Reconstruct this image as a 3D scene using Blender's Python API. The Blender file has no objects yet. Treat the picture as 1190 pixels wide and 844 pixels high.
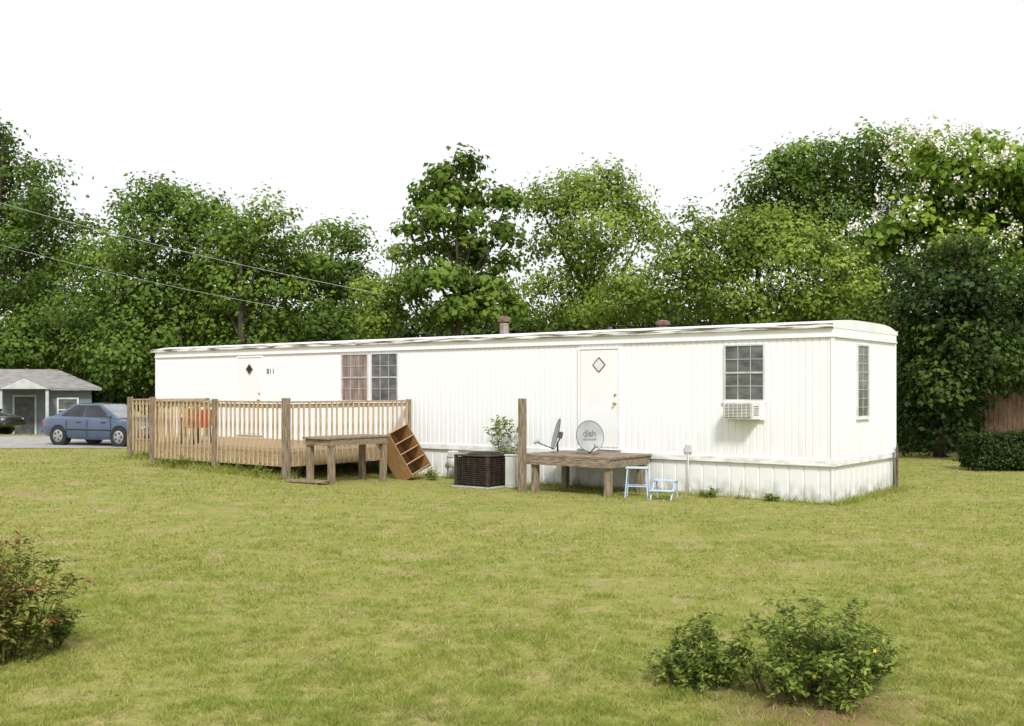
import bpy, bmesh, math, random
import numpy as np
from mathutils import Vector, Matrix, Quaternion
random.seed(7); RNG = np.random.default_rng(11)
scene = bpy.context.scene
COL = scene.collection
R = math.radians
FPX = 1230.0; HZ = 453.0; CX = 595.0; EYE = 2.10

def at(px, py, Y):
    return Vector(((px-CX)/FPX*Y, Y, EYE+(HZ-py)/FPX*Y))
def sm(a, b, t):
    t = np.clip((t-a)/(b-a), 0, 1); return t*t*(3-2*t)
def G(x, y):
    x = np.asarray(x, float); y = np.asarray(y, float)
    h = .26*sm(.5, 8, -x)*sm(12, 22, y)
    h = h - .75*sm(6, 14, -x)*sm(43, 53, y)
    h = h + .025*np.sin(x*.55+1.3)*np.sin(y*.42)*sm(24, 12, y)
    return h
def gz(x, y): return float(G(x, y))

# ------------------------------------------------------------------ materials
def new_mat(name):
    m = bpy.data.materials.new(name); m.use_nodes = True
    nt = m.node_tree; b = nt.nodes['Principled BSDF']
    return m, nt, b
def noisy(name, c1, c2, scale=6, rough=.6, stretch=(1,1,1), bump=0, metal=0, lo=.35, hi=.65, spec=.4, detail=6, coat=0):
    m, nt, b = new_mat(name); N = nt.nodes; L = nt.links
    tc = N.new('ShaderNodeTexCoord'); mp = N.new('ShaderNodeMapping'); mp.inputs['Scale'].default_value = stretch
    no = N.new('ShaderNodeTexNoise'); no.inputs['Scale'].default_value = scale; no.inputs['Detail'].default_value = detail
    rp = N.new('ShaderNodeValToRGB'); rp.color_ramp.elements[0].position = lo; rp.color_ramp.elements[1].position = hi
    rp.color_ramp.elements[0].color = (*c1, 1); rp.color_ramp.elements[1].color = (*c2, 1)
    L.new(tc.outputs['Object'], mp.inputs[0]); L.new(mp.outputs[0], no.inputs['Vector'])
    L.new(no.outputs['Fac'], rp.inputs[0]); L.new(rp.outputs[0], b.inputs['Base Color'])
    b.inputs['Roughness'].default_value = rough; b.inputs['Metallic'].default_value = metal
    b.inputs['Specular IOR Level'].default_value = spec
    if coat: b.inputs['Coat Weight'].default_value = coat; b.inputs['Coat Roughness'].default_value = .06
    if bump:
        bp = N.new('ShaderNodeBump'); bp.inputs['Strength'].default_value = bump; bp.inputs['Distance'].default_value = .02
        L.new(no.outputs['Fac'], bp.inputs['Height']); L.new(bp.outputs[0], b.inputs['Normal'])
    return m
def leaf_mat(name, dark, mid, light, trans=.38, extra=None):
    m, nt, b = new_mat(name); N = nt.nodes; L = nt.links
    a = N.new('ShaderNodeAttribute'); a.attribute_name = 'tint'
    rp = N.new('ShaderNodeValToRGB'); e = rp.color_ramp.elements
    e[0].position = 0; e[0].color = (*dark, 1); e[1].position = .5; e[1].color = (*mid, 1)
    n = e.new(.92 if not extra else .80); n.color = (*light, 1)
    if extra: n = e.new(.97); n.color = (*extra, 1)
    L.new(a.outputs['Fac'], rp.inputs[0]); L.new(rp.outputs[0], b.inputs['Base Color'])
    b.inputs['Roughness'].default_value = .55; b.inputs['Specular IOR Level'].default_value = .2
    t = N.new('ShaderNodeBsdfTranslucent'); L.new(rp.outputs[0], t.inputs[0])
    mx = N.new('ShaderNodeMixShader'); mx.inputs[0].default_value = trans
    L.new(b.outputs[0], mx.inputs[1]); L.new(t.outputs[0], mx.inputs[2])
    L.new(mx.outputs[0], N['Material Output'].inputs[0])
    return m
def grime_mat(name, base, dirt, z0, z1, amount=.9, scale=5, stretch=(3, 3, .8), rough=.5):
    # real dirt rising from (or hanging at) a height, broken up by noise
    m, nt, b = new_mat(name); N = nt.nodes; L = nt.links
    tc = N.new('ShaderNodeTexCoord'); sp = N.new('ShaderNodeSeparateXYZ'); L.new(tc.outputs['Object'], sp.inputs[0])
    mr = N.new('ShaderNodeMapRange'); mr.inputs['From Min'].default_value = z0; mr.inputs['From Max'].default_value = z1
    L.new(sp.outputs['Z'], mr.inputs['Value'])
    mp = N.new('ShaderNodeMapping'); mp.inputs['Scale'].default_value = stretch; L.new(tc.outputs['Object'], mp.inputs[0])
    no = N.new('ShaderNodeTexNoise'); no.inputs['Scale'].default_value = scale; no.inputs['Detail'].default_value = 8
    L.new(mp.outputs[0], no.inputs['Vector'])
    r2 = N.new('ShaderNodeMapRange'); r2.inputs['From Min'].default_value = .38; r2.inputs['From Max'].default_value = .68
    L.new(no.outputs['Fac'], r2.inputs['Value'])
    mu = N.new('ShaderNodeMath'); mu.operation = 'MULTIPLY'; L.new(mr.outputs[0], mu.inputs[0]); L.new(r2.outputs[0], mu.inputs[1])
    m2 = N.new('ShaderNodeMath'); m2.operation = 'MULTIPLY'; m2.inputs[1].default_value = amount; L.new(mu.outputs[0], m2.inputs[0])
    mx = N.new('ShaderNodeMixRGB'); mx.inputs[1].default_value = (*base, 1); mx.inputs[2].default_value = (*dirt, 1)
    L.new(m2.outputs[0], mx.inputs[0]); L.new(mx.outputs[0], b.inputs['Base Color'])
    b.inputs['Roughness'].default_value = rough
    return m

M = {}
M['siding'] = grime_mat('white_siding', (.825, .835, .845), (.54, .51, .44), 1.6, .7, .36, 2.2, (2, 2, .35))
M['skirt'] = grime_mat('skirting_white', (.78, .785, .775), (.22, .21, .13), .42, 0, .85, 3.0, (2.2, 2.2, 1.4))
M['trim'] = noisy('white_trim', (.79, .80, .80), (.85, .86, .87), 3, .45)
M['wframe'] = noisy('window_frame_aluminium', (.50, .50, .48), (.66, .66, .64), 3, .45)
M['grid'] = noisy('muntin_paint', (.40, .40, .38), (.56, .56, .54), 5, .5)
M['band'] = noisy('band_trim', (.52, .51, .46), (.80, .805, .79), 3, .5, (1, 1, 3), lo=.3, hi=.52)
M['stain'] = noisy('stained_roof_edge', (.13, .10, .07), (.78, .785, .775), 3.0, .6, (.45, 4, 9), lo=.43, hi=.56)
M['roof'] = noisy('white_roof_coat', (.72, .725, .73), (.83, .835, .84), 1.2, .5)
M['door'] = noisy('white_door', (.81, .815, .81), (.85, .855, .86), 2, .4)
M['glass'] = noisy('dark_glass', (.05, .055, .05), (.17, .175, .165), 3.0, .12, (1, 1, 2), lo=.3, hi=.7, spec=.5)
M['paleglass'] = noisy('pale_curtained_glass', (.64, .64, .63), (.74, .74, .73), 3.0, .15)
M['curtain_glass'] = noisy('curtained_glass', (.14, .10, .085), (.34, .26, .22), 3.0, .15, (5, 5, .6))
M['black'] = noisy('black_plastic', (.012, .012, .012), (.025, .025, .025), 8, .5)
M['brass'] = noisy('brass', (.35, .22, .08), (.55, .38, .15), 8, .35, metal=.7)
M['galv'] = noisy('galvanised_metal', (.19, .165, .14), (.34, .30, .26), 7, .55, metal=.3)
M['rust'] = noisy('rusty_brown_metal', (.08, .045, .03), (.19, .12, .085), 9, .7)
M['tan'] = noisy('tan_deck_wood', (.33, .235, .125), (.60, .47, .29), 5, .75, (8, 8, 1), bump=.2)
M['tanh'] = noisy('tan_rail_wood', (.25, .18, .105), (.47, .365, .23), 4, .75, (1.5, 8, 8), bump=.2)
M['greywood'] = noisy('weathered_grey_wood', (.13, .10, .065), (.33, .26, .175), 4, .85, (7, 7, 1), bump=.3)
M['greyplank'] = noisy('weathered_plank_wood', (.12, .09, .06), (.34, .27, .19), 4, .85, (1.3, 8, 8), bump=.3)
M['fencewood'] = noisy('brown_fence_wood', (.075, .045, .028), (.17, .105, .065), 4, .85, (7, 7, 1), bump=.2)
M['deckfloor'] = noisy('deck_floor_wood', (.22, .145, .075), (.44, .315, .18), 3, .8, (1, 7, 7), bump=.2)
M['laminate'] = noisy('brown_laminate', (.27, .15, .062), (.39, .23, .105), 5, .45, (6, 6, 1))
M['laminate2'] = noisy('brown_laminate_shelf', (.36, .22, .11), (.50, .33, .18), 5, .5, (6, 6, 1))
M['condenser'] = noisy('brown_condenser_metal', (.028, .020, .014), (.062, .042, .028), 7, .6)
M['condenser_in'] = noisy('dark_fins', (.010, .009, .008), (.03, .025, .02), 12, .7)
M['grey'] = noisy('grey_painted_metal', (.36, .37, .37), (.46, .47, .47), 5, .5)
M['palegrey'] = noisy('pale_grey_box_paint', (.48, .48, .46), (.62, .62, .59), 5, .5)
M['dish'] = noisy('grey_dish_paint', (.30, .305, .305), (.38, .385, .385), 4, .5)
M['darkgrey'] = noisy('dark_grey_paint', (.06, .06, .065), (.10, .10, .11), 5, .5)
M['logo'] = noisy('faded_grey_print', (.09, .09, .095), (.14, .14, .145), 20, .6)
M['bluepl'] = noisy('pale_blue_paint', (.36, .48, .62), (.50, .61, .72), 6, .55)
M['red'] = noisy('red_fabric', (.44, .09, .04), (.57, .14, .06), 8, .7)
M['orange'] = noisy('orange_red_fabric', (.50, .15, .05), (.62, .21, .08), 8, .7)
M['acwhite'] = noisy('ac_off_white', (.60, .59, .53), (.72, .71, .66), 5, .5)
M['carblue'] = noisy('blue_car_paint', (.040, .066, .118), (.056, .088, .15), 1.5, .35, spec=.5, coat=.8)
M['carblack'] = noisy('black_car_paint', (.010, .010, .012), (.02, .02, .022), 2, .25, spec=.6, coat=.8)
M['carglass'] = noisy('car_glass', (.015, .018, .02), (.035, .04, .044), 2, .06, spec=.5)
M['windshield'] = noisy('windscreen_glass', (.14, .155, .165), (.26, .275, .285), 2, .06, spec=.6)
M['tyre'] = noisy('tyre_rubber', (.012, .012, .012), (.03, .03, .03), 9, .8)
M['rim'] = noisy('wheel_rim', (.30, .30, .31), (.44, .44, .45), 6, .4, metal=.5)
M['lamp'] = noisy('headlamp_glass', (.6, .6, .58), (.75, .75, .73), 6, .15)
M['tail'] = noisy('tail_lamp_red', (.30, .015, .012), (.42, .03, .02), 6, .2)
M['asphalt'] = noisy('pale_road', (.27, .265, .25), (.38, .37, .35), 2.5, .9)
M['hsiding'] = noisy('grey_blue_siding', (.125, .155, .18), (.18, .21, .235), 2, .6, (.3, .3, 12))
M['housetrim'] = noisy('house_trim', (.42, .44, .45), (.54, .56, .57), 4, .6)
M['shingle'] = noisy('grey_shingles', (.19, .18, .17), (.34, .33, .315), 3, .85, (1, 3, 6))
M['bark'] = noisy('bark', (.030, .022, .015), (.085, .068, .05), 5, .9, (4, 4, .8), bump=.5)
M['stem'] = noisy('green_stem', (.07, .06, .03), (.14, .13, .05), 8, .7)
M['white'] = noisy('white_paint', (.60, .60, .57), (.72, .72, .69), 4, .5)
M['ink'] = noisy('dark_lettering', (.03, .03, .035), (.06, .06, .065), 9, .6)
M['blossom'] = noisy('creamy_white_blossom', (.74, .69, .62), (.88, .85, .79), 9, .6)
M['yellow'] = noisy('yellow_petal', (.75, .55, .03), (.85, .65, .05), 9, .6)

def lawn_mat(name, bright, blade=False):
    m, nt, b = new_mat(name); N = nt.nodes; L = nt.links
    tc = N.new('ShaderNodeTexCoord')
    def noise(scale, det, lo, hi):
        n = N.new('ShaderNodeTexNoise'); n.inputs['Scale'].default_value = scale; n.inputs['Detail'].default_value = det
        L.new(tc.outputs['Object'], n.inputs['Vector'])
        r = N.new('ShaderNodeMapRange'); r.inputs['From Min'].default_value = lo; r.inputs['From Max'].default_value = hi
        L.new(n.outputs['Fac'], r.inputs['Value']); return r.outputs[0]
    def mix(f, a, c):
        x = N.new('ShaderNodeMixRGB'); L.new(f, x.inputs[0])
        for i, q in ((1, a), (2, c)):
            if isinstance(q, tuple): x.inputs[i].default_value = (*[k*bright for k in q], 1)
            else: L.new(q, x.inputs[i])
        return x.outputs[0]
    c = mix(noise(.45, 5, .3, .7), (.200, .236, .044), (.272, .274, .066))
    c2 = mix(noise(2.6, 8, .46, .70), c, (.335, .30, .115))
    dry = noise(1.0, 10, .57, .76)
    c3 = mix(dry, c2, (.37, .30, .155))
    brn = noise(.75, 10, .64, .76)
    c3 = mix(brn, c3, (.30, .215, .12))
    if blade:
        a = N.new('ShaderNodeAttribute'); a.attribute_name = 'tint'
        g = N.new('ShaderNodeValToRGB'); e = g.color_ramp.elements
        e[0].color = (.10*bright, .155*bright, .019*bright, 1); e[1].color = (.60*bright, .53*bright, .31*bright, 1)
        k = e.new(.5); k.color = (.240*bright, .292*bright, .052*bright, 1)
        k = e.new(.8); k.color = (.38*bright, .365*bright, .125*bright, 1)
        L.new(a.outputs['Fac'], g.inputs[0])
        x = N.new('ShaderNodeMixRGB'); x.inputs[0].default_value = .56; L.new(c3, x.inputs[1]); L.new(g.outputs[0], x.inputs[2]); c3 = x.outputs[0]
    else:
        c3 = mix(noise(26, 6, .47, .72), c3, (.215, .17, .085))
        geo = N.new('ShaderNodeNewGeometry'); d = N.new('ShaderNodeVectorMath'); d.operation = 'DISTANCE'; d.inputs[1].default_value = (1.95, 6.95, 0)
        L.new(geo.outputs['Position'], d.inputs[0])
        r = N.new('ShaderNodeMapRange'); r.inputs['From Min'].default_value = .85; r.inputs['From Max'].default_value = .25; L.new(d.outputs['Value'], r.inputs['Value'])
        c3 = mix(r.outputs[0], c3, (.24, .145, .085))
    L.new(c3, b.inputs['Base Color']); b.inputs['Roughness'].default_value = .9; b.inputs['Specular IOR Level'].default_value = .1
    if not blade:
        n = N.new('ShaderNodeTexNoise'); n.inputs['Scale'].default_value = 14; n.inputs['Detail'].default_value = 8; L.new(tc.outputs['Object'], n.inputs['Vector'])
        bp = N.new('ShaderNodeBump'); bp.inputs['Strength'].default_value = .5; bp.inputs['Distance'].default_value = .04
        L.new(n.outputs['Fac'], bp.inputs['Height']); L.new(bp.outputs[0], b.inputs['Normal'])
    else:
        t = N.new('ShaderNodeBsdfTranslucent'); L.new(c3, t.inputs[0])
        mx = N.new('ShaderNodeMixShader'); mx.inputs[0].default_value = .35
        L.new(b.outputs[0], mx.inputs[1]); L.new(t.outputs[0], mx.inputs[2]); L.new(mx.outputs[0], N['Material Output'].inputs[0])
    return m
M['lawn'] = lawn_mat('lawn_soil', 1.0); M['blade'] = lawn_mat('grass_blade', 1.28, True)

# ------------------------------------------------------------------ mesh helpers
class MB:
    def __init__(s, tf=None): s.v = []; s.f = []; s.tf = tf
    def add(s, vs, fs):
        o = len(s.v); s.v += [tuple(s.tf(*p)) if s.tf else tuple(p) for p in vs]
        s.f += [tuple(i+o for i in f) for f in fs]; return s
    def box(s, x0, x1, y0, y1, z0, z1):
        return s.add([(x0,y0,z0),(x1,y0,z0),(x1,y1,z0),(x0,y1,z0),(x0,y0,z1),(x1,y0,z1),(x1,y1,z1),(x0,y1,z1)],
              [(0,3,2,1),(4,5,6,7),(0,1,5,4),(1,2,6,5),(2,3,7,6),(3,0,4,7)])
    def bar(s, p, q, w, h):
        p = Vector(p); q = Vector(q); d = (q-p).normalized()
        up = Vector((0,0,1)) if abs(d.z) < .9 else Vector((0,1,0))
        a = d.cross(up).normalized()*w/2; b = a.normalized().cross(d).normalized()*h/2
        vs = [p-a-b, p+a-b, p+a+b, p-a+b, q-a-b, q+a-b, q+a+b, q-a+b]
        return s.add(vs, [(0,3,2,1),(4,5,6,7),(0,1,5,4),(1,2,6,5),(2,3,7,6),(3,0,4,7)])
    def tube(s, pts, rad, n=8):
        pts = [Vector(p) for p in pts]; k = len(pts)
        rad = [rad]*k if not hasattr(rad, '__len__') else rad
        vs = []; fs = []
        for i, p in enumerate(pts):
            d = (pts[min(i+1, k-1)]-pts[max(i-1, 0)]).normalized()
            up = Vector((0,0,1)) if abs(d.z) < .9 else Vector((1,0,0))
            a = d.cross(up).normalized(); b = a.cross(d)
            for j in range(n):
                t = 2*math.pi*j/n; vs.append(p+(a*math.cos(t)+b*math.sin(t))*rad[i])
        for i in range(k-1):
            for j in range(n):
                fs.append((i*n+j, i*n+(j+1) % n, (i+1)*n+(j+1) % n, (i+1)*n+j))
        fs.append(tuple(range(n))[::-1]); fs.append(tuple((k-1)*n+j for j in range(n)))
        return s.add(vs, fs)
    def lathe(s, prof, n=24, c=(0,0,0), axis='z', ring=False):
        vs = []; fs = []
        if ring: prof = list(prof)+[prof[0]]
        for r, z in prof:
            for j in range(n):
                t = 2*math.pi*j/n; x, y = r*math.cos(t), r*math.sin(t)
                p = (x, y, z) if axis == 'z' else (x, z, y)
                vs.append((p[0]+c[0], p[1]+c[1], p[2]+c[2]))
        for i in range(len(prof)-1):
            for j in range(n):
                fs.append((i*n+j, i*n+(j+1) % n, (i+1)*n+(j+1) % n, (i+1)*n+j))
        if not ring:
            if prof[0][0] > 1e-6: fs.append(tuple(range(n))[::-1])
            if prof[-1][0] > 1e-6: fs.append(tuple((len(prof)-1)*n+j for j in range(n)))
        return s.add(vs, fs)
    def build(s, name, mat, parent=None, smooth=False, bevel=0, recalc=True, seg=2):
        me = bpy.data.meshes.new(name); me.from_pydata(s.v, [], s.f)
        if recalc:
            bm = bmesh.new(); bm.from_mesh(me); bmesh.ops.remove_doubles(bm, verts=bm.verts, dist=1e-5)
            bmesh.ops.recalc_face_normals(bm, faces=bm.faces); bm.to_mesh(me); bm.free()
        me.materials.append(M[mat])
        if smooth: me.polygons.foreach_set('use_smooth', [True]*len(me.polygons))
        o = bpy.data.objects.new(name, me); COL.objects.link(o)
        if parent: o.parent = parent
        if bevel:
            b = o.modifiers.new('Bevel', 'BEVEL'); b.width = bevel; b.segments = seg; b.limit_method = 'ANGLE'
        return o
def tag(o, label=None, cat=None, group=None, kind=None):
    if label: o['label'] = label
    if cat: o['category'] = cat
    if group: o['group'] = group
    if kind: o['kind'] = kind
    return o
def empty(name, loc, rz=0, label=None, cat=None, group=None):
    o = bpy.data.objects.new(name, None); COL.objects.link(o); o.location = loc; o.rotation_euler = (0,0,rz); o.empty_display_size = .2
    return tag(o, label, cat, group)
def text(name, body, size, mat, parent, loc, rot, depth=.004):
    cu = bpy.data.curves.new(name, 'FONT'); cu.body = body; cu.size = size; cu.extrude = depth; cu.align_x = 'CENTER'; cu.align_y = 'CENTER'
    t = bpy.data.objects.new(name, cu); COL.objects.link(t)
    dg = bpy.context.evaluated_depsgraph_get(); me = bpy.data.meshes.new_from_object(t.evaluated_get(dg))
    bpy.data.objects.remove(t); me.materials.clear(); me.materials.append(M[mat])
    o = bpy.data.objects.new(name, me); COL.objects.link(o); o.parent = parent; o.location = loc; o.rotation_euler = rot
    return o
def unit(a): return a/np.maximum(np.linalg.norm(a, axis=1, keepdims=True), 1e-9)
def raw_mesh(name, V, nper, tint, mat, parent=None):
    n = len(V)//nper
    me = bpy.data.meshes.new(name); me.vertices.add(len(V)); me.vertices.foreach_set('co', V.astype(np.float32).ravel())
    me.loops.add(len(V)); me.loops.foreach_set('vertex_index', np.arange(len(V), dtype=np.int32))
    me.polygons.add(n); me.polygons.foreach_set('loop_start', np.arange(0, len(V), nper, dtype=np.int32))
    me.update(calc_edges=True)
    a = me.attributes.new('tint', 'FLOAT', 'FACE'); a.data.foreach_set('value', np.clip(tint, 0, 1).astype(np.float32))
    me.materials.append(M[mat]); me.validate()
    o = bpy.data.objects.new(name, me); COL.objects.link(o)
    if parent: o.parent = parent
    return o
def leaves(name, P, Nn, Ls, Ws, tint, mat, parent=None, fold=.25, axis=None):
    n = len(P); rnd = RNG.normal(size=(n, 3)) if axis is None else axis
    t = unit(rnd-Nn*np.sum(rnd*Nn, 1, keepdims=True)); b = np.cross(Nn, t)
    Ls = np.broadcast_to(Ls, n)[:, None]; Ws = np.broadcast_to(Ws, n)[:, None]
    V = np.empty((n, 4, 3))
    V[:, 0] = P-t*Ls/2; V[:, 1] = P+b*Ws/2+Nn*Ws*fold; V[:, 2] = P+t*Ls/2; V[:, 3] = P-b*Ws/2+Nn*Ws*fold
    return raw_mesh(name, V.reshape(-1, 3), 4, tint, mat, parent)

# ------------------------------------------------------------------ camera, light, sky
cam_d = bpy.data.cameras.new('camera'); cam = bpy.data.objects.new('camera', cam_d); COL.objects.link(cam)
cam.location = (0, 0, EYE); cam.rotation_euler = (R(90), 0, 0); cam_d.sensor_width = 36; cam_d.lens = 36*FPX/1190
cam_d.shift_y = 31/1190; cam_d.clip_end = 3000; scene.camera = cam
SEL = R(44); S = Vector((.16*math.cos(SEL), -.987*math.cos(SEL), math.sin(SEL)))
sl = bpy.data.lights.new('sun', 'SUN'); sl.energy = 3.3; sl.angle = R(10); sl.color = (1, .985, .965)
so = bpy.data.objects.new('sun', sl); COL.objects.link(so); so.rotation_euler = S.to_track_quat('Z', 'Y').to_euler(); so.location = (0, -20, 30)
w = bpy.data.worlds.new('World'); scene.world = w; w.use_nodes = True; nt = w.node_tree; bg = nt.nodes['Background']
sk = nt.nodes.new('ShaderNodeTexSky'); sk.sky_type = 'NISHITA'; sk.sun_disc = False; sk.sun_elevation = SEL
sk.sun_rotation = math.atan2(S.x, S.y); sk.dust_density = 5; sk.air_density = 1.5
mx = nt.nodes.new('ShaderNodeMixRGB'); mx.inputs[0].default_value = .92; mx.inputs[2].default_value = (10.7, 10.8, 11.0, 1)   # thin bright cloud over the whole sky
nt.links.new(sk.outputs[0], mx.inputs[1]); nt.links.new(mx.outputs[0], bg.inputs[0]); bg.inputs[1].default_value = .10
scene.view_settings.view_transform = 'Standard'; scene.view_settings.look = 'None'; scene.view_settings.exposure = 0

# ------------------------------------------------------------------ home frame
th = math.atan2(1595, FPX); st, ct = math.sin(th), math.cos(th)
C0 = Vector((373/FPX*19.45, 19.45, 0)); ROT = math.atan2(-ct, st)
LEN, WID = 21.2, 3.52
def HW(s, v, z=0): return Vector((C0.x-st*s+ct*v, C0.y+ct*s+st*v, z))

# ------------------------------------------------------------------ ground, road, grass
def grid(xs, ys, off, name, mat):
    X, Y = np.meshgrid(xs, ys); Z = G(X, Y)+off; V = np.stack([X, Y, Z], -1).reshape(-1, 3); nx, ny = len(xs), len(ys)
    F = [(j*nx+i, j*nx+i+1, (j+1)*nx+i+1, (j+1)*nx+i) for j in range(ny-1) for i in range(nx-1)]
    me = bpy.data.meshes.new(name); me.from_pydata(V.tolist(), [], F); me.materials.append(M[mat])
    me.polygons.foreach_set('use_smooth', [True]*len(me.polygons))
    o = bpy.data.objects.new(name, me); COL.objects.link(o); return o
xs = np.concatenate([[-900, -400, -180, -100, -70], np.arange(-50, 50.1, .6), [70, 100, 180, 400, 900]])
ys = np.concatenate([[-300, -100, -40, -15, -5], np.arange(0, 62, .6), [66, 72, 80, 95, 120, 180, 300, 600, 1500]])
tag(grid(xs, ys, 0, 'ground', 'lawn'), 'yellow green mown lawn with dry patches', 'ground', kind='structure')
tag(grid(np.arange(-60, -11.9, .6), np.arange(33.2, 42.1, .6), .012, 'road', 'asphalt'), 'pale road strip beyond the lawn at left', 'road', kind='structure')

def vnoise(x, y, f, seed):
    r = np.random.default_rng(seed); T = r.random((256, 256)); x = x*f; y = y*f
    i = np.floor(x).astype(int); j = np.floor(y).astype(int); u = x-i; v = y-j; u = u*u*(3-2*u); v = v*v*(3-2*v)
    g = lambda a, b: T[a % 256, b % 256]
    return (g(i, j)*(1-u)+g(i+1, j)*u)*(1-v)+(g(i, j+1)*(1-u)+g(i+1, j+1)*u)*v
def grass():
    n = 560000
    py = RNG.uniform(HZ+46, 940, n); Y = EYE*FPX/(py-HZ); X = RNG.uniform(-.58, .58, n)*Y
    n2 = 5000
    s = RNG.uniform(-.3, 21.2, n2); v = -np.abs(RNG.normal(0, .13, n2))-.03
    X2 = C0.x-st*s+ct*v; Y2 = C0.y+ct*s+st*v
    n3 = 5000; s3 = RNG.uniform(10.5, 18.6, n3); v3 = np.where(s3 < 15.5, -3.9, -2.55)+RNG.normal(0, .22, n3)
    X3 = C0.x-st*s3+ct*v3; Y3 = C0.y+ct*s3+st*v3
    n4 = 1500; s4 = -np.abs(RNG.normal(0, .12, n4))-.03; v4 = RNG.uniform(-.1, 3.6, n4)
    X4 = C0.x-st*s4+ct*v4; Y4 = C0.y+ct*s4+st*v4
    hh = np.concatenate([RNG.uniform(.014, .040, n), RNG.gamma(2, .028, n2)+.03, RNG.gamma(2, .035, n3)+.04, RNG.gamma(2, .025, n4)+.03])
    wmul = np.concatenate([np.ones(n), np.ones(n2+n3+n4)*.7])
    X = np.concatenate([X, X2, X3, X4]); Y = np.concatenate([Y, Y2, Y3, Y4])
    dx, dy = X-C0.x, Y-C0.y; sl_, vl_ = -st*dx+ct*dy, ct*dx+st*dy
    keep = ~((sl_ > 0) & (sl_ < LEN) & (vl_ > 0) & (vl_ < WID)) & ~((X < -11.8) & (Y > 33) & (Y < 42.2))
    dd = np.hypot(X-1.95, Y-6.95); keep &= ~((dd < .7) & (RNG.random(len(X)) < .65))
    fine = .5*vnoise(X, Y, 8.5, 1)+.35*vnoise(X, Y, 20, 2)+.15*vnoise(X, Y, 2.3, 3)     # clumps a hand or two wide
    coarse = .5*vnoise(X, Y, .8, 4)+.3*vnoise(X, Y, 2.2, 5)+.2*vnoise(X, Y, 5, 7)
    keep &= ~((fine < .41) & (RNG.random(len(X)) < .5) & (hh < .06)); keep &= ~((coarse > .63) & (RNG.random(len(X)) < .5) & (hh < .06))
    hh = hh*(.6+1.0*np.clip((fine-.3)*2.2, 0, 1))*(.8+.5*vnoise(X, Y, .5, 6))*np.where(coarse > .63, .8, 1); tuft = RNG.random(len(X)) < .009; hh = np.where(tuft & (Y < 26), hh*1.9, hh)
    tb = .455-.55*(fine-.5)+.38*(coarse-.5)
    X, Y, hh, wmul, tb = X[keep], Y[keep], hh[keep], wmul[keep], tb[keep]; n = len(X)
    Wd = (.0044+.0010*np.maximum(Y-5, 0))*wmul*RNG.uniform(.6, 1.5, n); Z = G(X, Y)-.004
    a = RNG.uniform(0, 2*np.pi, n); ln = hh*RNG.uniform(.2, 1.8, n); b = RNG.uniform(0, 2*np.pi, n)
    V = np.empty((n, 3, 3)); ca, sa = np.cos(a)*Wd/2, np.sin(a)*Wd/2
    V[:, 0] = np.stack([X-ca, Y-sa, Z], 1); V[:, 1] = np.stack([X+ca, Y+sa, Z], 1)
    V[:, 2] = np.stack([X+ln*np.cos(b), Y+ln*np.sin(b), Z+hh], 1)
    tint = np.clip(RNG.normal(0, .22, n)+tb+(RNG.random(n) < .06)*.4, 0, 1)
    o = raw_mesh('grass', V.reshape(-1, 3), 3, tint, 'blade')
    tag(o, 'short mown yellow green grass with dry blades across the lawn', 'grass', kind='stuff')
grass()

# ------------------------------------------------------------------ mobile home
home = empty('mobile_home', C0, ROT, 'long white single wide mobile home with ribbed siding and dirty skirting', 'mobile home')
fr = lambda a, z, o: (-a, -o, z)          # front face: a = distance from the right corner
en = lambda a, z, o: (o, a, z)            # right end face
bk = lambda a, z, o: (-a, WID+o, z)
le = lambda a, z, o: (-LEN-o, a, z)
def ribbed(mb, tf, L, z0, z1, pitch=.2, d=.013, gw=.04):
    mb.tf = None; pts = []; a = 0
    while a < L-1e-4:
        e = min(a+pitch, L)
        pts += [(a, 0), (max(a, e-gw), 0), (max(a, e-gw*.7), -d), (max(a, e-gw*.3), -d)]; a = e
    pts.append((L, 0)); vs = []; fs = []
    for p in pts: vs += [tf(p[0], z0, p[1]), tf(p[0], z1, p[1])]
    for i in range(len(pts)-1): fs.append((2*i, 2*i+2, 2*i+3, 2*i+1))
    mb.add(vs, fs)
wl = MB()
for tf, L in ((fr, LEN), (bk, LEN), (en, WID), (le, WID)): ribbed(wl, tf, L, .74, 3.12, .14, .012, .036)
wl.build('wall', 'siding', home, recalc=False)
skm = MB()
for tf, L in ((fr, LEN), (bk, LEN), (en, WID), (le, WID)): ribbed(skm, lambda a, z, o, tf=tf: tf(a, z, o-.03), L, -.05, .72, .3, .015, .05)
skm.build('skirting', 'skirt', home, recalc=False)
bb = MB()
bb.box(-LEN-.03, .03, -.03, 0, .68, .80); bb.box(-LEN-.03, .03, WID, WID+.03, .68, .80)
bb.box(.0, .032, -.002, WID+.002, .682, .802); bb.box(-LEN-.032, -LEN, -.002, WID+.002, .682, .802)
bb.build('belly_band', 'band', home, bevel=.006)
def rz_(v): t = abs((v-WID/2)/(WID/2+.06)); return 3.285+.145*(1-t**4.5)
N_ = 30; vv = [-.06+(WID+.12)*(.5-.5*math.cos(math.pi*i/N_)) for i in range(N_+1)]
rf = MB(); vs = []; fs = []
for x in (.032, -LEN-.16):
    for v in vv: vs.append((x, v, rz_(v)))
    for v in vv: vs.append((x, v, 3.24))
k = N_+1
for i in range(N_):
    fs += [(i, i+1, 2*k+i+1, 2*k+i), (k+i, k+i+1, 3*k+i+1, 3*k+i), (i, i+1, k+i+1, k+i), (2*k+i, 2*k+i+1, 3*k+i+1, 3*k+i)]
fs += [(0, k, 3*k, 2*k), (N_, k+N_, 3*k+N_, 2*k+N_)]
rf.add(vs, fs); rf.build('roof', 'roof', home)
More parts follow.
